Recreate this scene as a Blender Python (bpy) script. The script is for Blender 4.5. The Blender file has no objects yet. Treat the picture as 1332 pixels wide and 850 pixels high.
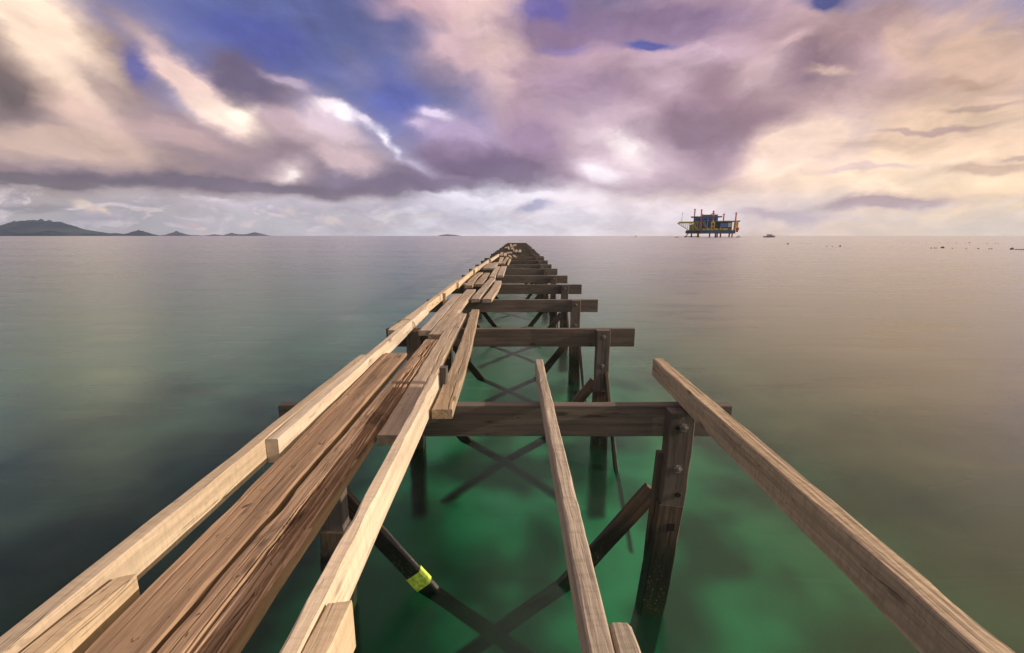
import bpy, math, random
from mathutils import Vector, Matrix, noise

R = math.radians
random.seed(11)
scene = bpy.context.scene
COL = scene.collection

# ------------------------------------------------------------------ camera
DECK = 1.22                    # top of the crossbeams above the water
CAMZ = DECK + 0.90
PITCH = R(11.27)
F = 592.0                      # focal length in photo pixels (16 mm on 36 mm)
cam = bpy.data.cameras.new('camera')
cam.lens = 16.0
cam.sensor_width = 36.0
cam.clip_start = 0.02
cam.clip_end = 60000
camo = bpy.data.objects.new('camera', cam)
COL.objects.link(camo)
camo.location = (0, 0, CAMZ)
camo.rotation_euler = (R(90) - PITCH, 0, 0)
scene.camera = camo


def ray(px, py):
    u = (px - 666) / F
    v = (py - 425) / F
    c, s = math.cos(PITCH), math.sin(PITCH)
    return u, c - v * s, -s - v * c


def onz(px, py, zrel):
    """point of the photo on the horizontal plane zrel above the crossbeam tops"""
    x, y, z = ray(px, py)
    t = (zrel - 0.90) / z
    return x * t, y * t


def ony(px, py, Y):
    x, y, z = ray(px, py)
    t = Y / y
    return x * t, CAMZ + z * t


def s2l(c):
    out = []
    for v in c:
        v = v / 255.0
        out.append(v / 12.92 if v <= 0.04045 else ((v + 0.055) / 1.055) ** 2.4)
    return out


def N(*a):
    return noise.noise(Vector((a + (0, 0, 0))[:3]))


# ------------------------------------------------------------------ node helper
class G:
    def __init__(self, nt):
        self.nt = nt
        nt.nodes.clear()

    def n(self, typ, **kw):
        nd = self.nt.nodes.new(typ)
        for k, v in kw.items():
            if k.startswith('i_'):
                key = k[2:]
                key = int(key) if key.isdigit() else key.replace('_', ' ')
                self.set(nd, key, v)
            else:
                setattr(nd, k, v)
        return nd

    def set(self, nd, key, v):
        sk = nd.inputs[key]
        if isinstance(v, bpy.types.NodeSocket):
            self.nt.links.new(v, sk)
        else:
            sk.default_value = v

    def math(self, op, a, b=None, c=None, clamp=False):
        nd = self.nt.nodes.new('ShaderNodeMath')
        nd.operation = op
        nd.use_clamp = clamp
        self.set(nd, 0, a)
        if b is not None:
            self.set(nd, 1, b)
        if c is not None:
            self.set(nd, 2, c)
        return nd.outputs[0]

    def vmath(self, op, a, b=None):
        nd = self.nt.nodes.new('ShaderNodeVectorMath')
        nd.operation = op
        self.set(nd, 0, a)
        if b is not None:
            self.set(nd, 1, b)
        return nd.outputs[0]

    def mix(self, fac, a, b, mode='MIX'):
        nd = self.nt.nodes.new('ShaderNodeMix')
        nd.data_type = 'RGBA'
        nd.blend_type = mode
        self.set(nd, 0, fac)
        for k, v in ((6, a), (7, b)):
            if isinstance(v, (tuple, list)) and len(v) == 3:
                v = tuple(v) + (1,)
            self.set(nd, k, v)
        return nd.outputs[2]

    def ramp(self, fac, stops, interp='LINEAR'):
        nd = self.nt.nodes.new('ShaderNodeValToRGB')
        nd.color_ramp.interpolation = interp
        e = nd.color_ramp.elements
        while len(e) < len(stops):
            e.new(0.5)
        for el, (p, c) in zip(e, stops):
            el.position = p
            if not isinstance(c, (tuple, list)):
                c = (c, c, c)
            el.color = tuple(c) + (1,)
        self.set(nd, 0, fac)
        return nd.outputs[0]

    def mapr(self, v, a, b, c=0.0, d=1.0, smooth=False):
        nd = self.nt.nodes.new('ShaderNodeMapRange')
        nd.interpolation_type = 'SMOOTHSTEP' if smooth else 'LINEAR'
        self.set(nd, 0, v)
        for i, q in enumerate((a, b, c, d)):
            nd.inputs[i + 1].default_value = q
        return nd.outputs[0]

    def noise(self, vec, scale, detail=4, rough=0.55, dist=0.0):
        nd = self.nt.nodes.new('ShaderNodeTexNoise')
        self.set(nd, 'Vector', vec)
        nd.inputs['Scale'].default_value = scale
        nd.inputs['Detail'].default_value = detail
        nd.inputs['Roughness'].default_value = rough
        nd.inputs['Distortion'].default_value = dist
        return nd

    def mapping(self, vec, loc=(0, 0, 0), rot=(0, 0, 0), sc=(1, 1, 1), typ='POINT'):
        nd = self.nt.nodes.new('ShaderNodeMapping')
        nd.vector_type = typ
        self.set(nd, 0, vec)
        nd.inputs['Location'].default_value = loc
        nd.inputs['Rotation'].default_value = rot
        nd.inputs['Scale'].default_value = sc
        return nd.outputs[0]


def new_mat(name):
    m = bpy.data.materials.new(name)
    m.use_nodes = True
    return m, G(m.node_tree)


# ------------------------------------------------------------------ materials
def wood(name, pale, dark, stain=0.35, crack=0.5, saw=0.0, rough=0.75, bump=0.5, wet=False, moss=0.0):
    """grain runs along the local X axis of every board"""
    m, g = new_mat(name)
    tc = g.n('ShaderNodeTexCoord')
    oi = g.n('ShaderNodeObjectInfo')
    rnd = oi.outputs['Random']
    off = g.n('ShaderNodeCombineXYZ', i_0=g.math('MULTIPLY', rnd, 37.0), i_1=g.math('MULTIPLY', rnd, 13.0),
              i_2=g.math('MULTIPLY', rnd, 71.0)).outputs[0]
    P = g.vmath('ADD', tc.outputs['Object'], off)
    wob = g.noise(P, 2.2, 2).outputs['Color']
    wv = g.mapping(wob, loc=(-0.5 * 0.02, -0.5 * 0.02, -0.5 * 0.02), sc=(0.02, 0.02, 0.02))
    Pw = g.vmath('ADD', P, wv)
    grain = g.noise(g.mapping(Pw, sc=(1.5, 52, 52)), 1.0, 6, 0.62, 0.15).outputs['Fac']
    fib = g.noise(g.mapping(Pw, sc=(9, 210, 210)), 1.0, 3, 0.6).outputs['Fac']
    blot = g.noise(g.mapping(P, sc=(3.0, 9, 9)), 1.0, 4, 0.6, 0.8).outputs['Fac']
    big = g.noise(g.mapping(P, sc=(0.7, 2.5, 2.5)), 1.0, 2).outputs['Fac']
    col = g.mix(g.mapr(grain, 0.32, 0.68), dark, pale)
    mid = [(a + b) * 0.5 for a, b in zip(pale, dark)]
    col = g.mix(g.mapr(fib, 0.42, 0.7, 0, 0.55), col, [v * 0.72 for v in mid])
    # grey-brown weather stains
    spot = g.noise(g.mapping(P, loc=(5, 3, 1), sc=(16, 42, 42)), 1.0, 3, 0.6, 0.6).outputs['Fac']
    col = g.mix(g.mapr(spot, 0.66, 0.72, 0, min(1.0, stain * 1.1), True), col, [v * 0.22 for v in dark])
    col = g.mix(g.mapr(blot, 0.56, 0.76, 0, stain, True), col, [v * 0.35 for v in dark])
    col = g.mix(g.mapr(big, 0.35, 0.65, 0, 0.45, True), col, [mid[0] * 0.80, mid[1] * 0.83, mid[2] * 0.92])
    # long grey weathered streaks and damp marks
    wsn = g.noise(g.mapping(Pw, loc=(7, 7, 7), sc=(1.1, 14, 14)), 1.0, 4, 0.6, 0.3).outputs['Fac']
    col = g.mix(g.mapr(wsn, 0.52, 0.68, 0, stain * 0.75, True), col, [v * 0.42 for v in mid])
    col = g.mix(g.mapr(wsn, 0.46, 0.34, 0, 0.35, True), col, [min(1, v * 1.12) for v in pale])
    # knots
    vo = g.n('ShaderNodeTexVoronoi', i_Scale=1.0)
    g.set(vo, 'Vector', g.mapping(Pw, sc=(2.6, 8.5, 8.5)))
    kd = g.math('ADD', vo.outputs['Distance'], g.math('MULTIPLY', g.math('SUBTRACT', blot, 0.5), 0.12))
    knot = g.mapr(kd, 0.05, 0.15, 1, 0, True)
    col = g.mix(g.math('MULTIPLY', knot, 0.75), col, [v * 0.30 for v in dark])
    ring = g.math('SINE', g.math('MULTIPLY', kd, 90.0))
    ringm = g.math('MULTIPLY', g.mapr(kd, 0.12, 0.4, 1, 0), g.mapr(ring, 0.2, 1.0, 0, 0.28), clamp=True)
    col = g.mix(ringm, col, [v * 0.6 for v in dark])
    # drying cracks: thin lines running with the grain
    cn = g.noise(g.mapping(Pw, sc=(1.3, 34, 34)), 1.0, 2, 0.5, 0.3).outputs['Fac']
    cr = g.math('ABSOLUTE', g.math('SUBTRACT', cn, 0.5))
    gate = g.mapr(g.noise(g.mapping(P, sc=(1.7, 12, 12)), 1.0, 2).outputs['Fac'], 0.5, 0.6, 0, 1)
    crm = g.math('MULTIPLY', g.mapr(cr, 0.0, 0.012, 1, 0), g.math('MULTIPLY', gate, crack), clamp=True)
    col = g.mix(crm, col, (0.012, 0.009, 0.007))
    h = g.math('MULTIPLY_ADD', fib, 0.35, g.math('MULTIPLY', grain, 0.5))
    if saw > 0:
        sn = g.noise(g.mapping(Pw, rot=(0, 0, 0.6), sc=(85, 16, 16)), 1.0, 2, 0.6).outputs['Fac']
        col = g.mix(g.mapr(sn, 0.45, 0.7, 0, saw), col, [v * 0.45 for v in mid])
        h = g.math('MULTIPLY_ADD', sn, saw * 1.2, h)
    h = g.math('SUBTRACT', h, g.math('MULTIPLY', crm, 1.2))
    h = g.math('SUBTRACT', h, g.math('MULTIPLY', knot, 0.4))
    br = g.mapr(rnd, 0, 1, 0.82, 1.15)
    rnd2 = g.math('FRACT', g.math('MULTIPLY', rnd, 17.31))
    hsv = g.n('ShaderNodeHueSaturation', i_Color=col, i_Value=br, i_Saturation=g.mapr(rnd2, 0, 1, 0.85, 1.25))
    col = hsv.outputs[0]
    rg = g.mapr(grain, 0.3, 0.7, rough - 0.08, rough + 0.1)
    if wet:
        ge = g.n('ShaderNodeNewGeometry')
        z = g.n('ShaderNodeSeparateXYZ', i_0=ge.outputs['Position']).outputs['Z']
        zz = g.math('MULTIPLY_ADD', g.math('SUBTRACT', blot, 0.5), 0.5, z)
        wetm = g.mapr(zz, 0.28, 0.62, 1, 0, True)
        col = g.mix(g.math('MULTIPLY', wetm, 0.9), col, (0.012, 0.014, 0.010))
        rust = g.math('MULTIPLY', g.mapr(zz, 0.4, 0.55, 0, 1), g.mapr(zz, 0.55, 0.9, 1, 0), clamp=True)
        col = g.mix(g.math('MULTIPLY', rust, g.mapr(grain, 0.45, 0.62, 0, 0.55)), col, (0.20, 0.11, 0.04))
        vb = g.n('ShaderNodeTexVoronoi', i_Scale=75.0)
        g.set(vb, 'Vector', P)
        bar = g.math('MULTIPLY', g.mapr(vb.outputs['Distance'], 0.22, 0.34, 1, 0), g.math('MULTIPLY', g.mapr(zz, 0.0, 0.08, 0, 1), g.mapr(zz, 0.18, 0.34, 1, 0)), clamp=True)
        bar = g.math('MULTIPLY', bar, g.mapr(spot, 0.45, 0.6, 0, 0.8))
        col = g.mix(g.math('MULTIPLY', g.mapr(zz, 0.05, 0.3, 0.5, 0), g.mapr(blot, 0.4, 0.6, 0, 1)), col, (0.03, 0.06, 0.015))
        col = g.mix(bar, col, (0.30, 0.27, 0.21))
        rg = g.mix(wetm, rg, (0.42, 0.42, 0.42))
    bp = g.n('ShaderNodeBump', i_Strength=bump, i_Distance=0.004, i_Height=h)
    b = g.n('ShaderNodeBsdfPrincipled', i_Base_Color=col, i_Roughness=rg, i_Normal=bp.outputs[0])
    b.inputs['Specular IOR Level'].default_value = 0.3
    o = g.n('ShaderNodeOutputMaterial', i_Surface=b.outputs[0])
    return m


M_PALE = wood('pale_sawn_wood', (0.74, 0.59, 0.42), (0.51, 0.385, 0.26), stain=0.45, crack=0.7, saw=0.25, bump=0.45)
M_PLANK = wood('weathered_plank_wood', (0.58, 0.46, 0.34), (0.31, 0.23, 0.16), stain=0.6, crack=0.7, saw=0.12, bump=0.6)
M_BROWN = wood('brown_worn_wood', (0.55, 0.36, 0.215), (0.23, 0.13, 0.07), stain=0.95, crack=0.9, bump=0.7)
M_GREY = wood('grey_rough_wood', (0.64, 0.51, 0.365), (0.33, 0.25, 0.175), stain=0.5, crack=0.7, saw=0.4, bump=0.9)
M_DARK = wood('dark_beam_wood', (0.21, 0.17, 0.135), (0.095, 0.077, 0.066), stain=0.5, crack=0.6, bump=0.6)
M_PILE = wood('wet_pile_wood', (0.13, 0.105, 0.08), (0.048, 0.04, 0.032), stain=0.6, crack=0.8, bump=0.9, wet=True)


def plain(name, col, rough=0.6, metal=0.0, var=0.15, vs=3.0):
    m, g = new_mat(name)
    tc = g.n('ShaderNodeTexCoord')
    nz = g.noise(tc.outputs['Object'], vs, 4).outputs['Fac']
    c = g.mix(g.mapr(nz, 0.35, 0.65), [v * (1 - var) for v in col], [min(1, v * (1 + var)) for v in col])
    b = g.n('ShaderNodeBsdfPrincipled', i_Base_Color=c, i_Roughness=rough, i_Metallic=metal)
    g.n('ShaderNodeOutputMaterial', i_Surface=b.outputs[0])
    return m


M_BOLT = plain('galvanised_steel', (0.26, 0.22, 0.19), 0.6, 0.4, 0.5, 90)
M_RUST = plain('rusty_steel', (0.16, 0.06, 0.03), 0.8, 0.2, 0.5, 60)
M_HOLE = plain('black_bolt_hole', (0.01, 0.008, 0.007), 0.9)  # near-black surface laid on the timber in place of a cut hole
M_BAND = plain('lime_green_wrap', (0.55, 0.86, 0.08), 0.55, 0, 0.35, 40)
M_ROPE = plain('frayed_rope', (0.38, 0.30, 0.20), 0.9, 0, 0.3, 80)


# ------------------------------------------------------------------ mesh helpers
def link(name, verts, faces, mat, parent=None, mw=None, smooth=False):
    me = bpy.data.meshes.new(name)
    me.from_pydata(verts, [], faces)
    me.update()
    if mat is not None:
        me.materials.append(mat)
    if smooth:
        for p in me.polygons:
            p.use_smooth = True
    o = bpy.data.objects.new(name, me)
    COL.objects.link(o)
    if mw is not None:
        o.matrix_world = mw
    if parent is not None:
        o.parent = parent
    return o


def tag(o, label, cat, group=None, kind=None):
    if label:
        o['label'] = label
    if cat:
        o['category'] = cat
    if group:
        o['group'] = group
    if kind:
        o['kind'] = kind
    return o


def empty(name, loc):
    o = bpy.data.objects.new(name, None)
    o.empty_display_size = 0.2
    COL.objects.link(o)
    o.location = loc
    return o


def frame(p0, p1, up=(0, 0, 1)):
    p0 = Vector(p0)
    x = (Vector(p1) - p0)
    L = x.length
    x.normalize()
    z = Vector(up)
    z = (z - x * z.dot(x)).normalized()
    y = z.cross(x)
    m = Matrix((x, y, z)).transposed().to_4x4()
    m.translation = p0
    return m, L


def board(name, p0, p1, w, h, mat, parent=None, up=(0, 0, 1), seed=None, seg=0.10, ny=2, cracks=(), wear=0.0025,
          bow=0.0, side=0.0, ch=0.004, rough=0.0, skew=0.0, centre=False):
    """a sawn board from p0 to p1 (bottom centre line), w wide and h tall (pairs taper), worn arrises, grooves
    cut along the grain; local X follows the board."""
    if seed is None:
        seed = random.random() * 900
    w0, w1 = w if isinstance(w, (tuple, list)) else (w, w)
    h0, h1 = h if isinstance(h, (tuple, list)) else (h, h)
    mw, L = frame(p0, p1, up)
    nx = max(3, int(L / seg))
    V, Fc = [], []
    ring = ny + 1 + 6
    for i in range(nx + 1):
        t = i / nx
        x = L * t
        W = w0 + (w1 - w0) * t
        H = h0 + (h1 - h0) * t
        bz = bow * math.sin(math.pi * t * 1.0) + 0.35 * bow * math.sin(math.pi * 3 * t + seed)
        by = side * math.sin(math.pi * t * 1.3 + seed)
        jl = wear * N(x * 3.1, seed, 0.3) * 2 + wear * 0.8 * N(x * 17, seed, 7.3)
        jr = wear * N(x * 3.3, seed, 5.1) * 2 + wear * 0.8 * N(x * 15, seed, 2.9)
        cl = ch * (1 + 1.6 * max(0, N(x * 6, seed, 11.0)) * 2)
        cr = ch * (1 + 1.6 * max(0, N(x * 5, seed, 17.0)) * 2)
        yl, yr = -W / 2 + jl + by, W / 2 + jr + by
        b0 = -H / 2 if centre else 0.0
        top = b0 + H + bz
        for j in range(ny + 1):
            s = j / ny
            y = yl + cl + (yr - cr - yl - cl) * s
            d = 0.0
            for (cy, cw, cd, mw_, a, b) in cracks:
                yc = -W / 2 + W * cy + mw_ * (0.7 * N(x * 1.3, seed, cy * 31) + 0.5 * N(x * 5, seed, cy * 13))
                k = max(0.0, 1 - abs(y - by - yc) / cw)
                gt = min(1, max(0, (N(x * 2.0, seed + 3, cy * 17) + a) * b))
                d -= cd * k * gt
            if rough:
                d += rough * (N(x * 5, y * 90, seed) + 0.5 * N(x * 22, y * 170, seed))
            xx = x
            if i == 0:
                xx += skew * (s - 0.5) * W + 0.003 * N(y * 60, seed)
            if i == nx:
                xx += 0.5 * skew * (s - 0.5) * W + 0.003 * N(y * 60, seed + 5)
            V.append((xx, y, top + d + wear * 0.5 * N(x * 4, y * 30, seed)))
        e = (skew if i == 0 else 0.0)
        q = [(x + e * .5 * W, yr, top - cr), (x + e * .5 * W, yr - 0.3 * jr, b0 + bz + ch), (x + e * .5 * W, yr - ch, b0 + bz),
             (x - e * .5 * W, yl + ch, b0 + bz), (x - e * .5 * W, yl - 0.3 * jl, b0 + bz + ch), (x - e * .5 * W, yl, top - cl)]
        V += q
    for i in range(nx):
        a, b = i * ring, (i + 1) * ring
        for j in range(ring):
            k = (j + 1) % ring
            Fc.append((a + j, a + k, b + k, b + j))
    Fc.append(tuple(reversed(range(ring))))
    Fc.append(tuple(range(nx * ring, nx * ring + ring)))
    return link(name, V, [tuple(reversed(f)) for f in Fc] if False else Fc, mat, parent, mw)


def boxes(name, items, mat, parent=None, loc=None):
    """items: (centre, size[, rotz]) joined in one mesh"""
    V, Fc = [], []
    for it in items:
        c, s = it[0], it[1]
        rz = it[2] if len(it) > 2 else 0
        cs, sn = math.cos(rz), math.sin(rz)
        b = len(V)
        for dx, dy, dz in ((-1, -1, -1), (1, -1, -1), (1, 1, -1), (-1, 1, -1), (-1, -1, 1), (1, -1, 1), (1, 1, 1), (-1, 1, 1)):
            x, y, z = dx * s[0] / 2, dy * s[1] / 2, dz * s[2] / 2
            V.append((c[0] + x * cs - y * sn, c[1] + x * sn + y * cs, c[2] + z))
        for f in ((0, 3, 2, 1), (4, 5, 6, 7), (0, 1, 5, 4), (1, 2, 6, 5), (2, 3, 7, 6), (3, 0, 4, 7)):
            Fc.append(tuple(b + i for i in f))
    o = link(name, V, Fc, mat, parent)
    if loc is not None:
        o.location = loc
    return o


def tubes(name, segs, mat, parent=None, n=8, smooth=True):
    """segs: (p0, p1, r0, r1) tapered round bars joined in one mesh"""
    V, Fc = [], []
    for p0, p1, r0, r1 in segs:
        m, L = frame(p0, p1, (0.13, 0.21, 0.97) if abs((Vector(p1) - Vector(p0)).normalized().z) < 0.9 else (0.1, 1, 0))
        b = len(V)
        for xx, r in ((0, r0), (L, r1)):
            for k in range(n):
                a = 2 * math.pi * k / n
                V.append(tuple(m @ Vector((xx, r * math.cos(a), r * math.sin(a)))))
        for k in range(n):
            j = (k + 1) % n
            Fc.append((b + k, b + n + k, b + n + j, b + j))
        Fc.append(tuple(b + k for k in range(n)))
        Fc.append(tuple(b + n + k for k in reversed(range(n))))
    return link(name, V, Fc, mat, parent)


# ------------------------------------------------------------------ THE PIER: bents
def drift(Y):
    return 0.011 * (Y - 2.36)


Z0 = DECK
BED = -1.45


def bolt(x, y, z, parent, r=0.016, mat=None, name='bolt'):
    if name == 'bolt_hole':
        o = tubes(name, [((0, 0, 0), (0, -0.003, 0), r, r * .9)], M_HOLE, parent, 12)
    else:
        o = tubes(name, [((0, 0, 0), (0, -0.003, 0), r * 1.45, r * 1.4), ((0, -0.003, 0), (0, -0.013, 0), r * .85, r * 0.8), ((0, -0.013, 0), (0, -0.022, 0), r * .4, r * 0.4)],
                  mat or M_BOLT, parent, 6)
    o.location = (x, y, z)
    return o


def make_bent(first=False, seed=0.0, bands=False):
    b = empty('pier_bent', (0, 0, 0))
    # crossbeam: back of the posts, local y -0.03 .. +0.03
    board('crossbeam', (-1.265, 0, Z0 - 0.18), (1.19, 0, Z0 - 0.18), 0.06, 0.18, M_DARK, b, seed=seed + 1, wear=0.003, ny=2)
    if first:
        board('upper_post', (0.872, -0.085, Z0 - 0.55), (0.893, -0.085, Z0 - 0.008), 0.125, 0.09, M_DARK, b, up=(0, -1, 0),
              seed=seed + 2, centre=True, wear=0.004)
        board('pile', (0.655, -0.085, BED), (0.868, -0.085, Z0 - 0.535), (0.14, 0.135), (0.11, 0.10), M_PILE, b, up=(0, -1, 0), seed=seed + 3, centre=True,
              wear=0.003)
        board('splint', (0.735, -0.05, BED + .8), (0.812, -0.05, Z0 - 0.26), 0.035, 0.05, M_PILE, b, up=(0, -1, 0), seed=seed + 4, centre=True)
        bolt(0.90, -0.131, Z0 - 0.085, b, 0.018)
        bolt(0.865, -0.131, Z0 - 0.085, b, 0.012, M_HOLE, 'bolt_hole')
        bolt(0.885, -0.131, Z0 - 0.32, b, 0.018)
        bolt(0.895, -0.131, Z0 - 0.47, b, 0.016, M_HOLE, 'bolt_hole')
        boxes('bolt_hole', [((0, 0, 0), (0.035, 0.004, 0.045))], M_HOLE, b, (0.868, -0.138, Z0 - 0.66))
    else:
        board('upper_post', (0.862, -0.085, Z0 - 0.62), (0.862, -0.085, Z0 + 0.002), 0.13, 0.09, M_DARK, b, up=(0, -1, 0),
              seed=seed + 2, centre=True, wear=0.004)
        board('pile', (0.862, -0.09, BED), (0.868, -0.09, Z0 - 0.61), (0.165, 0.15), (0.14, 0.13), M_PILE, b, up=(0, -1, 0), seed=seed + 3, centre=True,
              wear=0.006)
        bolt(0.865, -0.131, Z0 - 0.06, b)
        bolt(0.862, -0.131, Z0 - 0.35, b)
        # raking prop running down towards the camera
        board('raking_prop', (0.90, 0.0, Z0 - 0.27), (0.975, -1.05, BED + .6), 0.03, 0.085, M_PILE, b, up=(0, 1, 0.5), seed=seed + 9, centre=True)
    lx = -0.985
    board('upper_post', (lx, -0.085, Z0 - 0.70), (lx, -0.085, Z0 - 0.004), 0.125, 0.09, M_DARK, b, up=(0, -1, 0), seed=seed + 5, centre=True)
    board('pile', (lx - .01, -0.09, BED), (lx, -0.09, Z0 - 0.69), 0.145, 0.12, M_PILE, b, up=(0, -1, 0), seed=seed + 6, centre=True, wear=0.006)
    bolt(lx + .02, -0.153, Z0 - 0.83, b, 0.014, M_RUST)
    sl = 1.30
    # cross bracing, the two boards cross under the water
    zt = Z0 - 0.58
    br1 = board('brace', (-1.0, 0.055, zt), (-1.0 + (zt - BED) / sl, 0.055, BED), 0.05, 0.095, M_PILE, b, up=(1, 0, sl), seed=seed + 7,
                centre=True, wear=0.004, cracks=((0.6, 0.01, 0.01, 0.004, .4, 3),) if first else ())
    board('brace', (0.84, 0.110, zt), (0.84 - (zt - BED) / sl, 0.110, BED), 0.05, 0.10, M_PILE, b, up=(-1, 0, sl), seed=seed + 8,
          centre=True, wear=0.004)
    if first:
        a = 0.085
        zc0, zc1 = 0.115, 0.035
        s = board('wrap', (-1.0 + (zt - zc0) / sl, 0.055, zc0), (-1.0 + (zt - zc1) / sl, 0.055, zc1), 0.057, 0.102, M_BAND, b,
                  up=(1, 0, sl), seed=3, seg=0.02, centre=True, wear=0.001, ch=0.003)
        s['label'] = 'lime green wrap at the water line'
    return b


def copy_tree(o, parent=None):
    c = o.copy()
    COL.objects.link(c)
    c.parent = parent
    for ch in list(o.children):
        copy_tree(ch, c)
    return c


SP = 2.075
NB = 29
first = make_bent(True, 100)
first.location = (0, 2.36, 0)
protoA = make_bent(False, 200)
protoB = make_bent(False, 300)
ORD = ['second', 'third', 'fourth', 'fifth', 'sixth', 'seventh', 'eighth', 'ninth', 'tenth', 'eleventh', 'twelfth', 'thirteenth',
       'fourteenth', 'fifteenth', 'sixteenth', 'seventeenth', 'eighteenth', 'nineteenth', 'twentieth', 'twenty-first',
       'twenty-second', 'twenty-third', 'twenty-fourth', 'twenty-fifth', 'twenty-sixth', 'twenty-seventh', 'twenty-eighth']
GB = 'timber bents carrying the broken pier'
tag(first, 'nearest dark timber bent, its right post leaning, with a lime green wrap on one brace', 'pier bent', GB)
rng = random.Random(5)
for k in range(NB - 1):
    Y = 2.36 + SP * (k + 1) - 0.02 + rng.uniform(-.04, .04)
    src = protoA if k % 2 == 0 else protoB
    o = src if k < 2 else copy_tree(src)
    o.location = (drift(Y) + (rng.uniform(-.05, .06) if k > 1 else 0), Y, rng.uniform(-.012, .012) if k > 3 else 0)
    o.rotation_euler = (0, R(rng.uniform(-.35, .35)) if k > 1 else 0, R(rng.uniform(-.6, .6)) if k > 1 else 0)
    nm = ORD[k] if k < len(ORD) else 'last'
    if k == 0:
        lb = 'second bent from the camera, a knot in its crossbeam and two bolts in its post'
    elif k == NB - 2:
        lb = 'farthest timber bent at the seaward end of the broken pier'
    else:
        lb = '%s dark timber bent of the pier, counted from the camera' % nm
    tag(o, lb, 'pier bent', GB)


# knot in the second crossbeam is in the wood; the nearest bent stands alone
def plankpx(fl, fr, al, ar, label, mat=None, th=0.05, z=0.0, **kw):
    """a deck plank given by the four top corners"""
    a, b = onz(*fl, z + th), onz(*fr, z + th)
    c, d = onz(*al, z + th), onz(*ar, z + th)
    p0 = ((a[0] + b[0]) / 2, (a[1] + b[1]) / 2, Z0 + z)
    p1 = ((c[0] + d[0]) / 2, (c[1] + d[1]) / 2, Z0 + z)
    o = board('deck_plank', p0, p1, (abs(b[0] - a[0]), abs(d[0] - c[0])), th, mat or M_PLANK, **kw)
    return tag(o, label, 'plank', 'loose deck planks on the pier')


def rail(name, x0, y0, x1, y1, w, h, mat, label, cat, z0=0.0, z1=0.0, group=None, **kw):
    o = board(name, (x0, y0, Z0 + z0), (x1, y1, Z0 + z1), w, h, mat, **kw)
    return tag(o, label, cat, group)


GR = 'pale timbers of the left edge rail'
rail('rail_beam', -1.015, 0.25, -1.018, 3.02, 0.05, 0.102, M_PALE, 'long pale rail beam nearest the camera on the left, open water on its left', 'rail beam', group=GR, seed=1, ch=.003)
rail('rail_beam', -0.964, 1.70, -0.995, 5.25, 0.05, 0.101, M_PALE, 'second pale rail beam, its square brown end facing the camera, lapped inside the nearest one', 'rail beam', group=GR, seed=2, ch=.003)
rail('rail_beam', -1.047, 3.86, -0.99, 8.35, 0.06, 0.10, M_PALE, 'third pale rail beam from the camera with rope round its near end', 'rail beam', group=GR, seed=3, ch=.003)
rail('rail_beam', -0.955, 7.9, -0.92, 12.3, (0.055, 0.06), 0.10, M_PALE, 'fourth pale rail beam from the camera, past the first upright stub', 'rail beam', group=GR, seed=4)
rail('rail_beam', -0.905, 11.9, -0.79, 16.3, 0.06, 0.10, M_PALE, 'fifth pale rail beam from the camera, between the two far stubs', 'rail beam', group=GR, seed=5)
rail('rail_beam', -0.765, 16.0, -0.60, 20.7, 0.07, 0.10, M_PALE, 'farthest pale rail beam, ending where the small broken planks begin', 'rail beam', group=GR, seed=6)
# short piece nailed inside the nearest rail
rail('side_cleat', -0.957, 0.25, -0.957, 0.985, 0.058, (0.115, 0.085), M_PALE, 'short cracked cleat nailed inside the rail in the lower left corner', 'timber cleat', seed=8, skew=-0.5, z0=-0.01, z1=-0.01,
     cracks=((0.8, .004, .006, .003, 1, 3),))
# upright stubs beside the rail
for (x, y, hh, lb) in ((-0.925, 6.20, 0.13, 'nearest short upright stub against the left rail'),
                       (-0.85, 10.3, 0.15, 'middle short upright stub against the left rail'),
                       (-0.765, 15.6, 0.15, 'farthest short upright stub against the left rail')):
    o = board('upright_stub', (x, y, Z0 - 0.02), (x, y, Z0 + hh), 0.045, 0.045, M_PLANK, up=(0, -1, 0), centre=True, seg=.04)
    tag(o, lb, 'timber stub', 'upright stubs beside the rail')

# near deck planks (metres read off the photo)
o = board('deck_plank', (-0.817, 0.22, Z0), (-0.862, 3.27, Z0), (0.132, 0.165), (0.05, 0.05), M_BROWN, seed=21, seg=.025, ny=40, ch=.004, rough=.0006, wear=.0014,
          cracks=((0.40, .0025, .008, .02, .12, 3), (0.80, .0025, .007, .016, .1, 3)))
tag(o, 'wide brown plank nearest the left rail, its worn top stained dark', 'plank', 'loose deck planks on the pier')
o = board('deck_plank', (-0.668, 0.22, Z0), (-0.672, 3.72, Z0), (0.158, 0.105), (0.05, 0.05), M_BROWN, seed=34, seg=.02, ny=64, ch=.005, rough=.0014, wear=.002,
          cracks=((0.02, .005, .03, .004, 1.0, 3), (0.10, .0025, .014, .010, .3, 4), (0.16, .004, .022, .012, .45, 4), (0.22, .003, .016, .010, .2, 4), (0.28, .007, .030, .012, .35, 4),
                  (0.34, .003, .018, .012, .3, 4), (0.40, .005, .026, .010, .2, 4), (0.45, .003, .018, .014, .35, 4), (0.52, .007, .030, .010, .25, 4), (0.58, .003, .014, .010, .1, 4), (0.8, .002, .008, .010, .05, 4)))
tag(o, 'split and deeply grooved brown plank in the left foreground, shaded along its right half', 'plank', 'loose deck planks on the pier')
o = board('deck_plank', (-0.524, 1.85, Z0), (-0.570, 5.01, Z0), (0.128, 0.125), 0.05, M_PLANK, seed=41, seg=.05, ny=16, rough=.001, bow=0.004, cracks=((0.4, .004, .012, .02, .1, 3),))
tag(o, 'long plank whose dark near end lies in shade beside the narrow beam', 'plank', 'loose deck planks on the pier')
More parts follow.
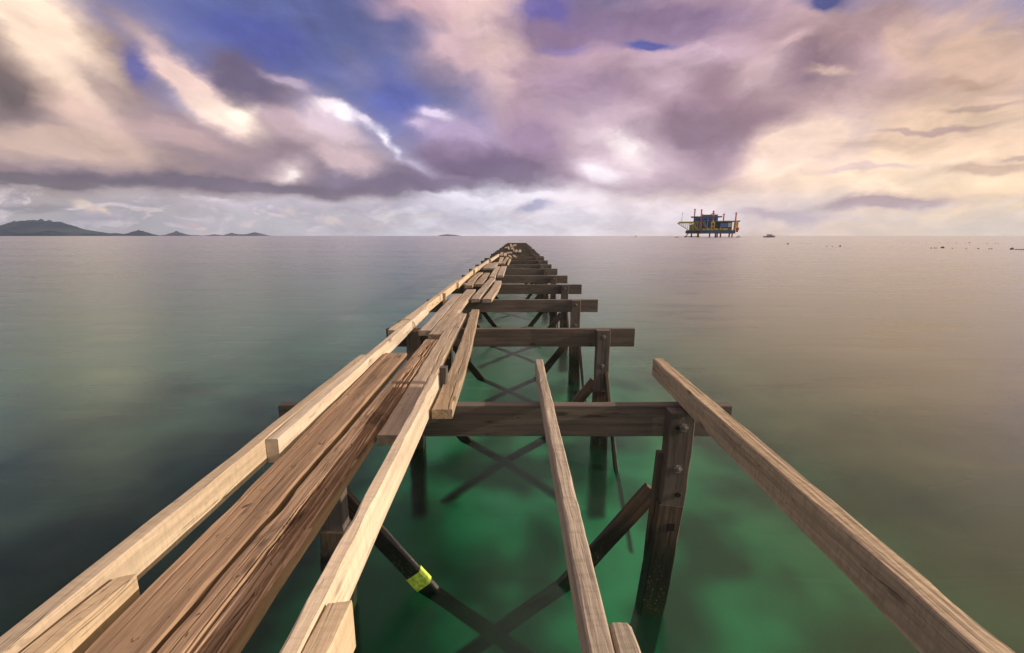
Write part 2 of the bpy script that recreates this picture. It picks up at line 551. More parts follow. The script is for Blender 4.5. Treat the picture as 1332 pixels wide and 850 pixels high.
o = board('deck_plank', (-0.347, 2.146, Z0), (-0.425, 5.30, Z0), (0.104, 0.088), 0.05, M_PLANK, seed=47, seg=.05, ny=16, rough=.001, side=0.012, bow=0.006, cracks=((0.3, .004, .008, .03, .2, 3),))
tag(o, 'sunlit narrow plank with its yellowish square end resting on the nearest crossbeam', 'plank', 'loose deck planks on the pier')


def z5(x, y):
    return 480 + x / 3.037, 300 + y / 3.037


def z4(x, y):
    return 480 + x / 7.083, 300 + y / 7.083


def z6(x, y):
    return 640 + x / 16.65, 310 + y / 16.65


PL = [
    (z5(200, 390), z5(236, 400), z4(795, 575), z4(850, 592), 'pale plank between the left rail and a wider plank, behind the second crossbeam'),
    (z5(235, 405), z5(281, 415), z4(905, 540), z4(985, 545), 'pale plank starting over the second crossbeam, right of a matching plank'),
    (z4(880, 500), z4(940, 512), z4(1012, 383), z4(1048, 387), 'curved pale plank just right of the nearest upright stub'),
    (z4(975, 490), z4(1045, 497), z4(1066, 388), z4(1110, 392), 'pale plank with a dark split end, between two others past the third crossbeam'),
    (z4(955, 628), z4(1030, 636), z4(1108, 432), z4(1157, 437), 'wavy pale plank whose near end lies on the third crossbeam, left of its twin'),
    (z4(1058, 630), z4(1140, 637), z4(1163, 460), z4(1220, 464), 'rightmost pale plank whose near end lies on the third crossbeam'),
    (z4(1110, 422), z4(1160, 430), z4(1170, 328), z4(1208, 331), 'short pale plank left of its twin on the fifth crossbeam'),
    (z4(1180, 410), z4(1235, 418), z4(1218, 326), z4(1268, 330), 'short pale plank right of its twin on the fifth crossbeam'),
    (z4(1050, 345), z4(1102, 351), z4(1108, 298), z4(1150, 298), 'short plank just right of the middle upright stub and touching the rail'),
    (z4(1110, 345), z4(1152, 351), z4(1153, 291), z4(1197, 293), 'short plank right of the one that touches the rail by the middle stub'),
]
TY = [
    (z6(130, 545), z6(200, 552), z6(175, 412), z6(250, 412)), (z6(205, 545), z6(268, 550), z6(310, 405), z6(365, 408)),
    (z6(325, 572), z6(350, 578), z6(372, 438), z6(415, 452)), (z6(160, 372), z6(235, 374), z6(188, 305), z6(243, 305)),
    (z6(250, 378), z6(318, 380), z6(262, 315), z6(316, 317)), (z6(310, 328), z6(370, 332), z6(326, 300), z6(375, 302)),
    (z6(385, 324), z6(447, 328), z6(375, 293), z6(424, 296)), (z6(400, 412), z6(442, 416), z6(346, 365), z6(392, 365)),
    (z6(492, 412), z6(548, 413), z6(438, 360), z6(488, 363)), (z6(495, 298), z6(548, 300), z6(504, 250), z6(556, 252)),
    (z6(570, 296), z6(632, 298), z6(580, 250), z6(632, 252)), (z6(455, 288), z6(484, 292), z6(460, 232), z6(486, 240)),
    (z6(270, 212), z6(310, 214), z6(290, 192), z6(330, 194)), (z6(350, 240), z6(390, 242), z6(330, 182), z6(372, 184)),
    (z6(395, 190), z6(440, 192), z6(400, 160), z6(445, 162)), (z6(415, 240), z6(468, 242), z6(420, 205), z6(470, 207)),
    (z6(385, 158), z6(420, 160), z6(392, 122), z6(425, 124)), (z6(490, 162), z6(530, 163), z6(480, 132), z6(525, 134)),
    (z6(440, 176), z6(480, 178), z6(455, 140), z6(490, 142)),
]
TL = [
    'far short plank with its end on the seventh crossbeam, leftmost of three', 'far short plank with its end on the seventh crossbeam, middle of three',
    'far narrow plank with its end on the seventh crossbeam, rightmost of three', 'far stubby plank at the end of the rail, left of its neighbour',
    'far stubby plank second to the right from the end of the rail', 'tiny plank just beyond the stubby pair at the rail end',
    'tiny plank right of the one beyond the stubby pair', 'far slanting plank, the left one of a skewed pair',
    'far slanting plank, the right one of a skewed pair', 'far square plank, left one of the pair lying farthest right',
    'far square plank, the one lying farthest right on the pier', 'thin far plank left of the rightmost square pair',
    'leftmost tiny board in the heap near the seaward end', 'tiny crooked board in the heap, left of its middle',
    'tiny board in the middle of the far heap', 'nearest tiny board of the far heap',
    'tiny board in the far heap, behind the middle one', 'farthest right tiny board near the seaward end', 'tiny board between the middle and right of the far heap']
for i, (a, b, c, d, lb) in enumerate(PL):
    plankpx(a, b, c, d, lb, seed=60 + i, bow=0.008 if i in (2, 4, 5) else 0.003, side=0.02 if i in (2, 4, 5) else 0.004, seg=.06, ny=6, rough=.001)
for i, ((a, b, c, d), lb) in enumerate(zip(TY, TL)):
    plankpx(a, b, c, d, lb, seed=90 + i, seg=.1, ny=2, z=0.0 if i % 2 == 0 else 0.004)

# joists standing on edge to the right
rail('joist', -0.423, 0.25, -0.440, 2.48, 0.042, (0.12, 0.128), M_PALE, 'narrow pale joist on edge, left of the open gap, shading the planks beside it', 'joist', seed=11, seg=.05, ny=8, rough=.0006, wear=.0012)
rail('joist', 0.176, 0.25, 0.176, 2.885, 0.048, (0.105, 0.106), M_GREY, 'rough grey joist on edge alone in the middle of the open gap', 'joist', seed=12, seg=.03, ny=10, rough=.0014, wear=.0018, ch=.004)
rail('joist', 0.922, 0.25, 0.947, 2.86, 0.066, (0.123, 0.120), M_GREY, 'thick grey joist on edge along the right side, resting on the leaning post', 'joist', seed=13, seg=.03, ny=14, rough=.0018, wear=.0022, ch=.004)
rail('cleat', -0.374, 0.25, -0.374, 0.855, 0.055, 0.118, M_PALE, 'short cleat against the right side of the narrow pale joist', 'timber cleat', seed=14, seg=.05, skew=-.3, ny=6, rough=.001)
rail('cleat', 0.230, 0.25, 0.230, 0.82, 0.05, 0.10, M_GREY, 'short cleat against the rough grey middle joist, bottom edge of photo', 'timber cleat', seed=15, seg=.05, ny=6, rough=.001)
o = board('upright_stub', (-0.400, 2.56, Z0 - 0.02), (-0.400, 2.56, Z0 + 0.15), 0.042, 0.05, M_DARK, up=(0, -1, 0), centre=True, seg=.04)
tag(o, 'dark upright stub at the far end of the narrow pale joist', 'timber stub')

# rope round the rail
pts = []
for i in range(26):
    a = i / 25 * 4 * math.pi
    pts.append(Vector((-1.03 + 0.085 * math.cos(a), 4.32 + 0.03 * i / 25 + .01 * math.sin(i), Z0 + 0.05 + 0.062 * math.sin(a))))
pts += [Vector((-0.93, 4.36, Z0 + .0)), Vector((-0.925, 4.37, Z0 - .06)), Vector((-0.935, 4.36, Z0 - .12))]
o = tubes('rope', [(tuple(pts[i]), tuple(pts[i + 1]), .004, .004) for i in range(len(pts) - 1)], M_ROPE, n=6)
tag(o, 'thin frayed rope tied round the left rail beam', 'rope')


# nails: heads on near boards
def nails(o, spots, z):
    for (x, y) in spots:
        n_ = tubes('nail', [((0, 0, 0), (0, 0, .0022), .0038, .0034)], M_RUST, o, 7)
        n_.location = (x, y, z)


for o in [q for q in COL.objects if q.name.startswith('deck_plank')]:
    if o.location.y < 6.5:
        me = o.data
        L = max(v.co.x for v in me.vertices)
        xs = [Y_ - o.location.y for Y_ in (2.36, 4.415, 6.49) if o.location.y + 0.04 < Y_ < o.location.y + L - 0.04] or [0.05]
        sp = []
        for x_ in xs:
            near = [v.co for v in me.vertices if abs(v.co.x - x_) < 0.08 and v.co.z > 0.03]
            if near:
                ya, yb = min(c.y for c in near), max(c.y for c in near)
                zz = sorted(c.z for c in near)[-max(1, len(near) // 3)]
                for f in (0.22, 0.78):
                    sp.append((x_ + random.uniform(-.012, .012), ya + (yb - ya) * f))
        nails(o, sp, zz)


# ------------------------------------------------------------------ setting: water, bed, hills
def disc(name, z, mat, radii, n=96, kind='structure'):
    V, Fc = [(0, 0, z)], []
    for r in radii:
        for k in range(n):
            a = 2 * math.pi * k / n
            V.append((r * math.cos(a), r * math.sin(a), z))
    for k in range(n):
        Fc.append((0, 1 + k, 1 + (k + 1) % n))
    for i in range(len(radii) - 1):
        for k in range(n):
            a, b = 1 + i * n + k, 1 + i * n + (k + 1) % n
            Fc.append((a, a + n, b + n, b))
    o = link(name, V, Fc, mat)
    o['kind'] = kind
    return o


m, g = new_mat('sea_water')
tc = g.n('ShaderNodeNewGeometry')
P = tc.outputs['Position']
# long, faint swell streaks left by the smoothed waves
st1 = g.noise(g.mapping(P, rot=(0, 0, 0.12), sc=(0.35, 1.4, 1)), 1.0, 3, 0.5, 0.5).outputs['Fac']
st2 = g.noise(g.mapping(P, rot=(0, 0, -0.05), sc=(0.02, 0.09, 1)), 1.0, 4, 0.6).outputs['Fac']
hh = g.math('MULTIPLY_ADD', st2, 6.0, st1)
bp = g.n('ShaderNodeBump', i_Strength=0.14, i_Distance=0.05, i_Height=hh)
rough_r = g.math('MULTIPLY_ADD', g.math('SUBTRACT', st1, 0.5), 0.35, g.mapr(st2, 0.3, 0.7, 0.25, 0.36))
sxw = g.n('ShaderNodeSeparateXYZ', i_0=P)
gl = g.n('ShaderNodeBsdfGlossy', i_Color=(0.83, 0.84, 0.82, 1), i_Roughness=rough_r, i_Normal=bp.outputs[0])
rf = g.n('ShaderNodeBsdfRefraction', i_Color=(0.74, 0.96, 0.86, 1), i_Roughness=0.19, i_IOR=1.333, i_Normal=bp.outputs[0])
# fine silt hanging in the top of the water: olive to the seaward right, green in the strip, little on the left
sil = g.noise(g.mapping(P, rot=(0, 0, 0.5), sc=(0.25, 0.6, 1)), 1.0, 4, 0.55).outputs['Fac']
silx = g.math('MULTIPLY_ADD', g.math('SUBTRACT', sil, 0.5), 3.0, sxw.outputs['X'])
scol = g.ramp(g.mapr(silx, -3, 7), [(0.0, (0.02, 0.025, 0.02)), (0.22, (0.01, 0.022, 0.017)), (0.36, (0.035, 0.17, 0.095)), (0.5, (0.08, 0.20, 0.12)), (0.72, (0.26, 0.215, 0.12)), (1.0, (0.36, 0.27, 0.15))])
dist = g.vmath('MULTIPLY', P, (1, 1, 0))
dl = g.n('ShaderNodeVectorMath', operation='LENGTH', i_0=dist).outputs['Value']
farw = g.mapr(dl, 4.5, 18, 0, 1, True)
fcol = g.ramp(g.mapr(g.math('DIVIDE', sxw.outputs['X'], g.math('ADD', dl, 0.1)), -0.8, 0.8), [(0.0, (0.17, 0.19, 0.165)), (0.45, (0.11, 0.18, 0.17)), (0.65, (0.21, 0.22, 0.17)), (1.0, (0.44, 0.32, 0.21))])  # far brightness put into the water colour by bearing, warm on the right
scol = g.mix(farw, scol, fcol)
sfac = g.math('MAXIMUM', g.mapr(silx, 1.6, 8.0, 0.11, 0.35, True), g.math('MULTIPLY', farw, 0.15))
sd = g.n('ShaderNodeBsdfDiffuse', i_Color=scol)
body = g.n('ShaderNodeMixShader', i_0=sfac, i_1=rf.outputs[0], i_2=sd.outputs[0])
fr = g.n('ShaderNodeFresnel', i_IOR=1.40, i_Normal=bp.outputs[0])
mx = g.n('ShaderNodeMixShader', i_0=fr.outputs[0], i_1=body.outputs[0], i_2=gl.outputs[0])
g.n('ShaderNodeOutputMaterial', i_Surface=mx.outputs[0])
M_WATER = m
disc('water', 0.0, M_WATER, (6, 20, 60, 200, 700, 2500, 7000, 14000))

m, g = new_mat('sea_bed')
tc = g.n('ShaderNodeNewGeometry')
P = tc.outputs['Position']
n1 = g.noise(g.mapping(P, loc=(3.1, 1.7, 0)), 0.85, 2, 0.45, 0.25).outputs['Fac']
n2 = g.noise(g.mapping(P, loc=(9, 4, 0)), 2.0, 4).outputs['Fac']
sx = g.n('ShaderNodeSeparateXYZ', i_0=P)
X, Y = sx.outputs['X'], sx.outputs['Y']
# sandy strip scoured under the pier, weed to the left, silt to the right
strip = g.math('MULTIPLY', g.mapr(g.math('MULTIPLY_ADD', n2, 1.2, X), -1.6, -0.2, 0, 1, True), g.mapr(X, 1.5, 4.5, 1, 0.12, True))
far = g.mapr(Y, 6, 30, 1, 0.5, True)
sand = g.math('MULTIPLY', g.mapr(n1, 0.40, 0.64, 0.13, 1, True), g.math('MULTIPLY', strip, far))
col = g.mix(sand, (0.006, 0.030, 0.020), (0.085, 0.82, 0.42))
col = g.mix(g.mapr(n2, 0.4, 0.7, 0, 0.3), col, (0.03, 0.10, 0.06))
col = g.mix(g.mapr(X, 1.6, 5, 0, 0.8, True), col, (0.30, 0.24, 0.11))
# bed colour paled farther out to brighten the water: cool left, warm right
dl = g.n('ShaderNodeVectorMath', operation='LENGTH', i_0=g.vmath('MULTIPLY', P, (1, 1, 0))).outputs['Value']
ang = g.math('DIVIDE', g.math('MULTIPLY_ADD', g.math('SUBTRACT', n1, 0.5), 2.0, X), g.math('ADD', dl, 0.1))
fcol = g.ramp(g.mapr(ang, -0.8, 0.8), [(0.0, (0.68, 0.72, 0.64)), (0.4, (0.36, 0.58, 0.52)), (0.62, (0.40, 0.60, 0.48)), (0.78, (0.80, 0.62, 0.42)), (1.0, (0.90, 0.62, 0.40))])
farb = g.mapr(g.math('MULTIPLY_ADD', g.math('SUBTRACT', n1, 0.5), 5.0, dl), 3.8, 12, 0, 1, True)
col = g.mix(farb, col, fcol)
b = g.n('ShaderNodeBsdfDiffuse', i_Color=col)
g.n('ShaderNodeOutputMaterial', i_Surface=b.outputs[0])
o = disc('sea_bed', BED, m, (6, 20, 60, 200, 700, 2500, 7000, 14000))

# islands and hills
m, g = new_mat('hazed_hill_vegetation')
tc = g.n('ShaderNodeNewGeometry')
nz = g.noise(g.mapping(tc.outputs['Position'], sc=(.002, .002, .006)), 1.0, 5, 0.6).outputs['Fac']
col = g.mix(g.mapr(nz, 0.45, 0.62, 0, 1, True), (0.020, 0.028, 0.044), (0.045, 0.062, 0.072))  # vegetation colour with the blue of distant haze painted in
b = g.n('ShaderNodeBsdfDiffuse', i_Color=col)
g.n('ShaderNodeOutputMaterial', i_Surface=b.outputs[0])
M_HILL = m


def hill(name, prof, D, depth, lb, seed):
    """prof: photo outline points; the ridge stands D metres away along the view"""
    pts = []
    for px, py in prof:
        x, z = ony(px, py, D)
        pts.append((x, max(z, 0)))
    x0, x1 = pts[0][0], pts[-1][0]
    NX, NY = 90, 26
    V, Fc = [], []

    def H(x):
        for (a, za), (b, zb) in zip(pts, pts[1:]):
            if a <= x <= b:
                t = (x - a) / (b - a)
                t = t * t * (3 - 2 * t) * .5 + t * .5
                return za + (zb - za) * t
        return 0
    for i in range(NX + 1):
        x = x0 + (x1 - x0) * i / NX
        hx = H(x)
        for j in range(NY + 1):
            t = j / NY * 2 - 1
            s = (1 - abs(t)) ** 1.2
            nn = 1 + 0.22 * N(x / 260 + seed, t * 3.0) + 0.10 * N(x / 90 + seed, t * 8)
            if abs(t) < 0.04:
                nn = 1.08 + 0.12 * N(x / 170 + seed) + 0.16 * N(x / 60 + seed, 3)
            V.append((x, D + depth * t, hx * s * nn - 3))
    for i in range(NX):
        for j in range(NY):
            a = i * (NY + 1) + j
            Fc.append((a, a + NY + 1, a + NY + 2, a + 1))
    o = link(name, V, Fc, M_HILL, smooth=True)
    o['kind'] = 'structure'
    return o


hill('hills', [(-40, 303), (-10, 297), (5, 293), (14, 291), (27, 288.5), (45, 287.8), (62, 288.3), (78, 290), (95, 295), (112, 300), (122, 303.6), (135, 304.8), (146, 307)], 7000, 900, '', 1)
hill('hills', [(-40, 307), (-20, 298), (-5, 297), (6, 301), (22, 305), (40, 307)], 5200, 400, '', 2)
hill('hills', [(36, 307), (48, 303), (62, 300.5), (70, 300.8), (80, 304), (92, 307)], 5400, 400, '', 3)
hill('hills', [(136, 307), (142, 304), (152, 303.6), (164, 305), (172, 302), (180, 300), (186, 301), (194, 305), (202, 307)], 7600, 400, '', 4)
hill('hills', [(217, 307), (223, 304), (230, 301), (236, 303.5), (244, 306), (258, 306.2), (262, 307)], 11000, 500, '', 5)
hill('hills', [(268, 307), (278, 305), (284, 305.5), (292, 307)], 12500, 500, '', 6)
hill('hills', [(292, 307), (297, 304.5), (302, 303.5), (310, 305), (320, 305), (327, 303.5), (332, 302.4), (340, 304.5), (350, 307)], 12500, 500, '', 7)
hill('hills', [(568, 307), (575, 305.8), (582, 305), (590, 305.7), (602, 307)], 13000, 500, '', 8)

# two masts on the big island's summit
tx, tz = ony(58, 288, 7000)
o = tubes('radio_mast', [((0, 0, -14), (0, 0, 34), 3.5, 1.6)], plain('mast_paint', (0.4, 0.4, 0.4)), n=6)
o.location = (tx, 7000, tz)
tag(o, 'tiny grey mast on the summit of the big left island', 'mast')

# ------------------------------------------------------------------ OFFSHORE PLATFORM
M_HULL = plain('platform_blue_hull', (0.13, 0.18, 0.28), 0.6, 0, .25, .2)
M_STEELD = plain('platform_dark_steel', (0.10, 0.085, 0.08), 0.7, 0, .3, .3)
M_ORANGE = plain('platform_red_leg_paint', (0.60, 0.19, 0.10), 0.6, 0, .3, .3)
M_YEL = plain('platform_yellow_paint', (0.92, 0.70, 0.08), 0.6, 0, .2, .3)
M_OLIVE = plain('platform_olive_mesh', (0.42, 0.40, 0.10), 0.8, 0, .3, .3)
M_BLUE = plain('platform_blue_cladding', (0.15, 0.25, 0.62), 0.6, 0, .2, .3)
M_NAVY = plain('platform_navy_cladding', (0.11, 0.15, 0.28), 0.6, 0, .2, .3)
M_ROOF = plain('platform_grey_roof', (0.20, 0.23, 0.31), 0.7, 0, .2, .3)
M_WHITE = plain('white_gloss_paint', (0.75, 0.73, 0.70), 0.4, 0, .05, .5)
M_GLASS = plain('dark_window_glass', (0.02, 0.025, 0.035), 0.15, 0, .05, .5)
M_RED = plain('red_orange_paint', (0.55, 0.10, 0.04), 0.5, 0, .1, .5)
PD = 650.0
PX, _ = ony(923.5, 300, PD)
K = 1.076 * 0.917 / 11.1
KZ = 1.076 / 11.1
rig = empty('offshore_platform', (PX, PD, 0))
rig.rotation_euler = (0, 0, -math.atan2(PX, PD))
tag(rig, 'blue and yellow offshore platform on legs standing alone on the horizon', 'platform')


def rp(x, y, d=0.0):
    return ((x - 705) * K, d, (485 - y) * KZ)


def rbox(x0, x1, y0, y1, d0, d1):
    a, b = rp(x0, y1), rp(x1, y0)
    return (((a[0] + b[0]) / 2, (d0 + d1) / 2, (a[2] + b[2]) / 2), (b[0] - a[0], d1 - d0, b[2] - a[2]))


boxes('hull', [rbox(355, 1060, 392, 432, -17, 17), rbox(362, 1052, 386, 392, -18, 18)], M_HULL, rig)
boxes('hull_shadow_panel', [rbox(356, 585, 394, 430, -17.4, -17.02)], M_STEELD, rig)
for (lx, top, mt) in ((460, 75, M_ORANGE), (565, 98, M_ORANGE), (735, 118, M_ORANGE), (890, 150, M_ORANGE), (1050, 148, M_ORANGE)):
    d = -14 if lx in (565, 735, 1050) else 12
    a, b = rp(lx, 400, d), rp(lx, top, d)
    tubes('jacking_leg', [(a, b, 1.0, .9), (rp(lx, top + 12, d), rp(lx, top + 2, d), 1.4, 1.4)], mt, rig, 8)
for lx, d in ((435, 8), (545, -14), (530, 10), (705, -14), (860, -12), (1020, -14), (790, 12), (815, 13), (990, 12)):
    tubes('leg', [(rp(lx, 432, d), (rp(lx, 400, d)[0], d, -1.4), .95, .95)], M_STEELD if d > 0 else M_ORANGE, rig, 8)
tubes('slanted_strut', [(rp(390, 432, -6), rp(335, 500, -6), .6, .6), (rp(330, 474, -6), rp(560, 474, -6), .4, .4)], M_STEELD, rig, 6)
# accommodation block with helideck roof
acc = boxes('accommodation_block', [rbox(462, 806, 205, 390, -8, 12)], M_NAVY, rig)
boxes('upper_storey', [rbox(478, 800, 200, 262, -9, -8.02)], M_BLUE, acc)
for i in range(8):
    boxes('window', [rbox(492 + i * 38, 514 + i * 38, 226, 244, -9.2, -9.02)], M_GLASS, acc)
boxes('helideck', [rbox(415, 862, 192, 203, -15, 15), rbox(560, 800, 168, 192, -8, 8)], M_ROOF, rig)
tubes('stair', [(rp(590, 265, -10), rp(640, 350, -10), .35, .35), (rp(665, 220, -10), rp(660, 370, -10), .4, .4), (rp(610, 255, -10), rp(655, 345, -10), .35, .35)], M_WHITE, rig, 6)
# lower block
low = boxes('workshop_block', [rbox(790, 1010, 272, 388, -9, 12)], M_STEELD, rig)
boxes('container', [rbox(846, 945, 287, 346, -12, -9.05)], M_BLUE, rig)
boxes('workshop_roof', [rbox(796, 1115, 256, 270, -13, 14)], M_OLIVE, rig)
boxes('cabin', [rbox(952, 1003, 284, 345, -12, -9.05)], M_WHITE, rig)
boxes('frame_tower', [rbox(1030, 1042, 284, 388, -13, -12), rbox(1080, 1092, 284, 360, -13, -12), rbox(1030, 1092, 280, 292, -13, -12), rbox(1036, 1088, 292, 345, -11.9, -6)], M_YEL, rig)
boxes('lifeboat', [rbox(1064, 1108, 350, 384, -10, -3), rbox(1070, 1100, 384, 412, -8, -4)], M_RED, rig)
tw = boxes('yellow_tower', [rbox(714, 724, 272, 388, -16, -12), rbox(756, 767, 272, 388, -16, -12), rbox(724, 756, 272, 285, -15.8, -12.2), rbox(724, 756, 325, 337, -15.8, -12.2), rbox(724, 756, 374, 388, -15.8, -12.2)], M_YEL, rig)
boxes('tower_recess', [rbox(725, 755, 286, 324, -14, -12.5), rbox(725, 755, 338, 373, -14, -12.5)], M_STEELD, tw)
boxes('deck_rail', [rbox(585, 1050, 368, 373, -17.6, -17.3)] + [rbox(585 + i * 23, 588 + i * 23, 368, 388, -17.6, -17.3) for i in range(21)], M_YEL, rig)
boxes('deck_gear', [rbox(600, 640, 362, 386, -15, -11), rbox(660, 700, 356, 386, -14, -11), rbox(780, 820, 360, 386, -15, -12), rbox(840, 866, 352, 386, -15, -12.5), rbox(880, 950, 358, 386, -15, -12.5)], M_YEL, rig)
# cantilever truss on the left
tr = [(rp(222, 281, -10), rp(578, 268, -10), .45, .45), (rp(222, 284, -10), rp(400, 388, -10), .45, .45), (rp(575, 268, -10), rp(575, 388, -10), .5, .5),
      (rp(415, 278, -10), rp(548, 386, -10), .8, .8), (rp(222, 281, 6), rp(578, 268, 6), .4, .4), (rp(222, 284, 6), rp(400, 388, 6), .4, .4),
      (rp(222, 282, -10), rp(222, 282, 6), .4, .4), (rp(405, 275, -10), rp(405, 388, -10), .5, .5), (rp(400, 388, -10), rp(575, 388, -10), .4, .4)]
for i in range(1, 6):
    t = i / 6
    xa = 222 + (400 - 222) * t
    ya = 284 + (388 - 284) * t
    tr.append((rp(xa, ya, -10), rp(222 + 356 * (t * 0.52), 281 - 6 * t, -10), .25, .25))
    tr.append((rp(xa, ya, -10), rp(222 + 356 * (t * 0.52) + 22, 281 - 6 * t, -10), .25, .25))
for i in range(4):
    tr.append((rp(440 + i * 36, 275, -10), rp(470 + i * 33, 386, -10), .3, .3))
    tr.append((rp(470 + i * 30, 275, -10), rp(440 + i * 34, 386, -10), .3, .3))
tubes('cantilever_truss', tr, M_YEL, rig, 5)
boxes('truss_panel', [rbox(408, 470, 305, 386, -8, -6), rbox(470, 570, 290, 386, -6.0, -3)], M_OLIVE, rig)
boxes('truss_deck', [rbox(235, 560, 262, 270, -9, 5)], M_STEELD, rig)
tubes('antenna', [(rp(283, 262, -2), rp(283, 110, -2), .18, .1), (rp(283, 160, -2), rp(283, 150, -2), .5, .5), (rp(268, 262, -2), rp(268, 200, -2), .15, .1)], M_STEELD, rig, 6)
tubes('derrick', [(rp(735, 265, -14), rp(735, 130, -14), .9, .5), (rp(715, 155, -14), rp(755, 155, -14), .6, .6), (rp(722, 190, -14), rp(750, 150, -14), .5, .5), (rp(705, 190, 0), rp(705, 150, 0), .6, .6), (rp(583, 165, 0), rp(583, 150, 0), .7, .7)], M_RED, rig, 6)


# ------------------------------------------------------------------ boats
def boat(name, px, Y, L, W, hull_m, lb, flip=1, cabin=True, canopy=False):
    x, _ = ony(px, 308, Y)
    b = empty(name, (x, Y, 0))
    b.rotation_euler = (0, 0, R(28) - math.atan2(x, Y))
    V, Fc = [], []
    n = 14
    for i in range(n + 1):
        t = i / n
        xx = (t - .5) * L * flip
        wid = W / 2 * (1 - max(0, (t - .55) / .45) ** 2.2 * .97)
        sh = W * 0.38 * (1 + .6 * max(0, t - .4) ** 1.5)
        V += [(xx, -wid, sh), (xx, -wid * .75, -0.15), (xx, 0, -0.35), (xx, wid * .75, -0.15), (xx, wid, sh), (xx, 0, sh * .9)]
    for i in range(n):
        for j in range(6):
            k = (j + 1) % 6
            Fc.append((i * 6 + j, i * 6 + k, i * 6 + 6 + k, i * 6 + 6 + j))
    Fc += [tuple(range(6)), tuple(n * 6 + q for q in range(6))]
    link('hull', V, Fc, hull_m, b)
    s = W * .38
    if cabin:
        c = boxes('cabin', [((-.02 * L * flip, 0, s * 1.75), (L * .42, W * .66, s * 1.7)), ((.17 * L * flip, 0, s * 1.3), (L * .12, W * .5, s * .9))], M_WHITE, b)
        boxes('window', [((-.02 * L * flip, 0, s * 2.0), (L * .36, W * .68, s * .55))], M_GLASS, c)
    if canopy:
        boxes('canopy', [((-.08 * L * flip, 0, s * 2.7), (L * .5, W * .8, s * .2))] + [((-.08 * L * flip + dx * L * .23, dy * W * .36, s * 1.8), (.12, .12, s * 1.7)) for dx in (-1, 1) for dy in (-1, 1)], M_WHITE, b)
    return tag(b, lb, 'boat')


boat('motor_boat', 1001, 640, 15.5, 4.2, plain('dark_boat_hull', (0.10, 0.10, 0.12), .5), 'dark hulled motor boat with white bow right of the platform', 1)
ob = bpy.data.objects['motor_boat']
x_, _ = 0, 0
boxes('bow_deck', [((5.6, 0, 1.9), (3.6, 2.2, 1.7))], M_WHITE, ob)
boat('motor_boat', 960.5, 600, 6.5, 2.2, M_WHITE, 'small white boat moored under the right end of the platform', -1, True)
boat('motor_boat', 880, 640, 5.0, 1.8, plain('brown_boat_hull', (0.08, 0.06, 0.05), .6), 'tiny dark boat left of the platform legs', 1, False, False)
boat('motor_boat', 828, 800, 7.0, 2.4, M_WHITE, 'tiny white boat on the horizon midway between pier and platform', 1, True)

# ------------------------------------------------------------------ floats of a seaweed line
M_FLOAT = plain('dark_float_plastic', (0.12, 0.09, 0.08), .5)
proto = None
rngb = random.Random(3)
FL = [(875, 126, 1), (892, 126, 1), (903, 126, .8), (932, 125, 2), (980, 127, .8), (1047, 129, .8), (1107, 129, 1), (1160, 130, .9), (1173, 130, .9), (1273, 132, 2),
      (1293, 133, 1), (1306, 134, 1), (1318, 134, 1), (1328, 134, 1), (170, 106, 2), (362, 117, .9), (390, 118, .8), (427, 117, 1.6), (235, 103, .8), (262, 104, .8), (278, 104, .8),
      (640, 100, .7), (690, 99, .7), (737, 100, .7), (780, 101, .8), (812, 100, .8), (850, 101, .7), (915, 99, .9), (957, 101, .8), (1000, 101, 1), (1045, 101, .8), (1063, 100, 1.5), (1150, 104, .9), (1190, 103, 1), (1205, 106, .9)]
for i, (zx, zy, s) in enumerate(FL):
    px, py = 980 + zx / 3.784, 290 + zy / 3.784
    x, y, z = ray(px, py)
    t = -CAMZ / z
    if proto is None:
        V, Fc = [], []
        n, mm = 10, 6
        for a in range(mm + 1):
            th = math.pi * a / mm
            for b_ in range(n):
                ph = 2 * math.pi * b_ / n
                V.append((.16 * math.sin(th) * math.cos(ph), .16 * math.sin(th) * math.sin(ph), .05 + .13 * math.cos(th)))
        for a in range(mm):
            for b_ in range(n):
                c = (b_ + 1) % n
                Fc.append((a * n + b_, (a + 1) * n + b_, (a + 1) * n + c, a * n + c))
        # a mooring eye on top
        for q in ((-.02, -.02), (.02, -.02), (.02, .02), (-.02, .02)):
            V.append((q[0], q[1], .16))
            V.append((q[0], q[1], .22))
        bb = (mm + 1) * n
        for q in range(4):
            r2 = (q + 1) % 4
            Fc.append((bb + 2 * q, bb + 2 * r2, bb + 2 * r2 + 1, bb + 2 * q + 1))
        proto = link('float_buoy', V, Fc, M_FLOAT)
        o = proto
    else:
        o = proto.copy()
        COL.objects.link(o)
    o.location = (x * t, y * t, 0)
    o.scale = (s * 0.95, s * 0.8, s * .75)
    tag(o, 'small dark float bobbing on the calm water far off to the right', 'buoy', 'small dark floats on the water to the right')

# ------------------------------------------------------------------ haze
m, g = new_mat('sea_haze')
pv = g.n('ShaderNodeVolumePrincipled')
pv.inputs['Color'].default_value = (0.62, 0.76, 1.0, 1)
pv.inputs['Density'].default_value = 4e-5
pv.inputs['Anisotropy'].default_value = 0.2
g.n('ShaderNodeOutputMaterial', i_Volume=pv.outputs[0])
m.cycles.homogeneous_volume = True if hasattr(m, 'cycles') else None
hz = boxes('haze', [((0, 0, 0), (28600, 28600, 520))], m)
hz.location = (0, 0, 520 / 2 + BED - 1.0)
hz['kind'] = 'stuff'

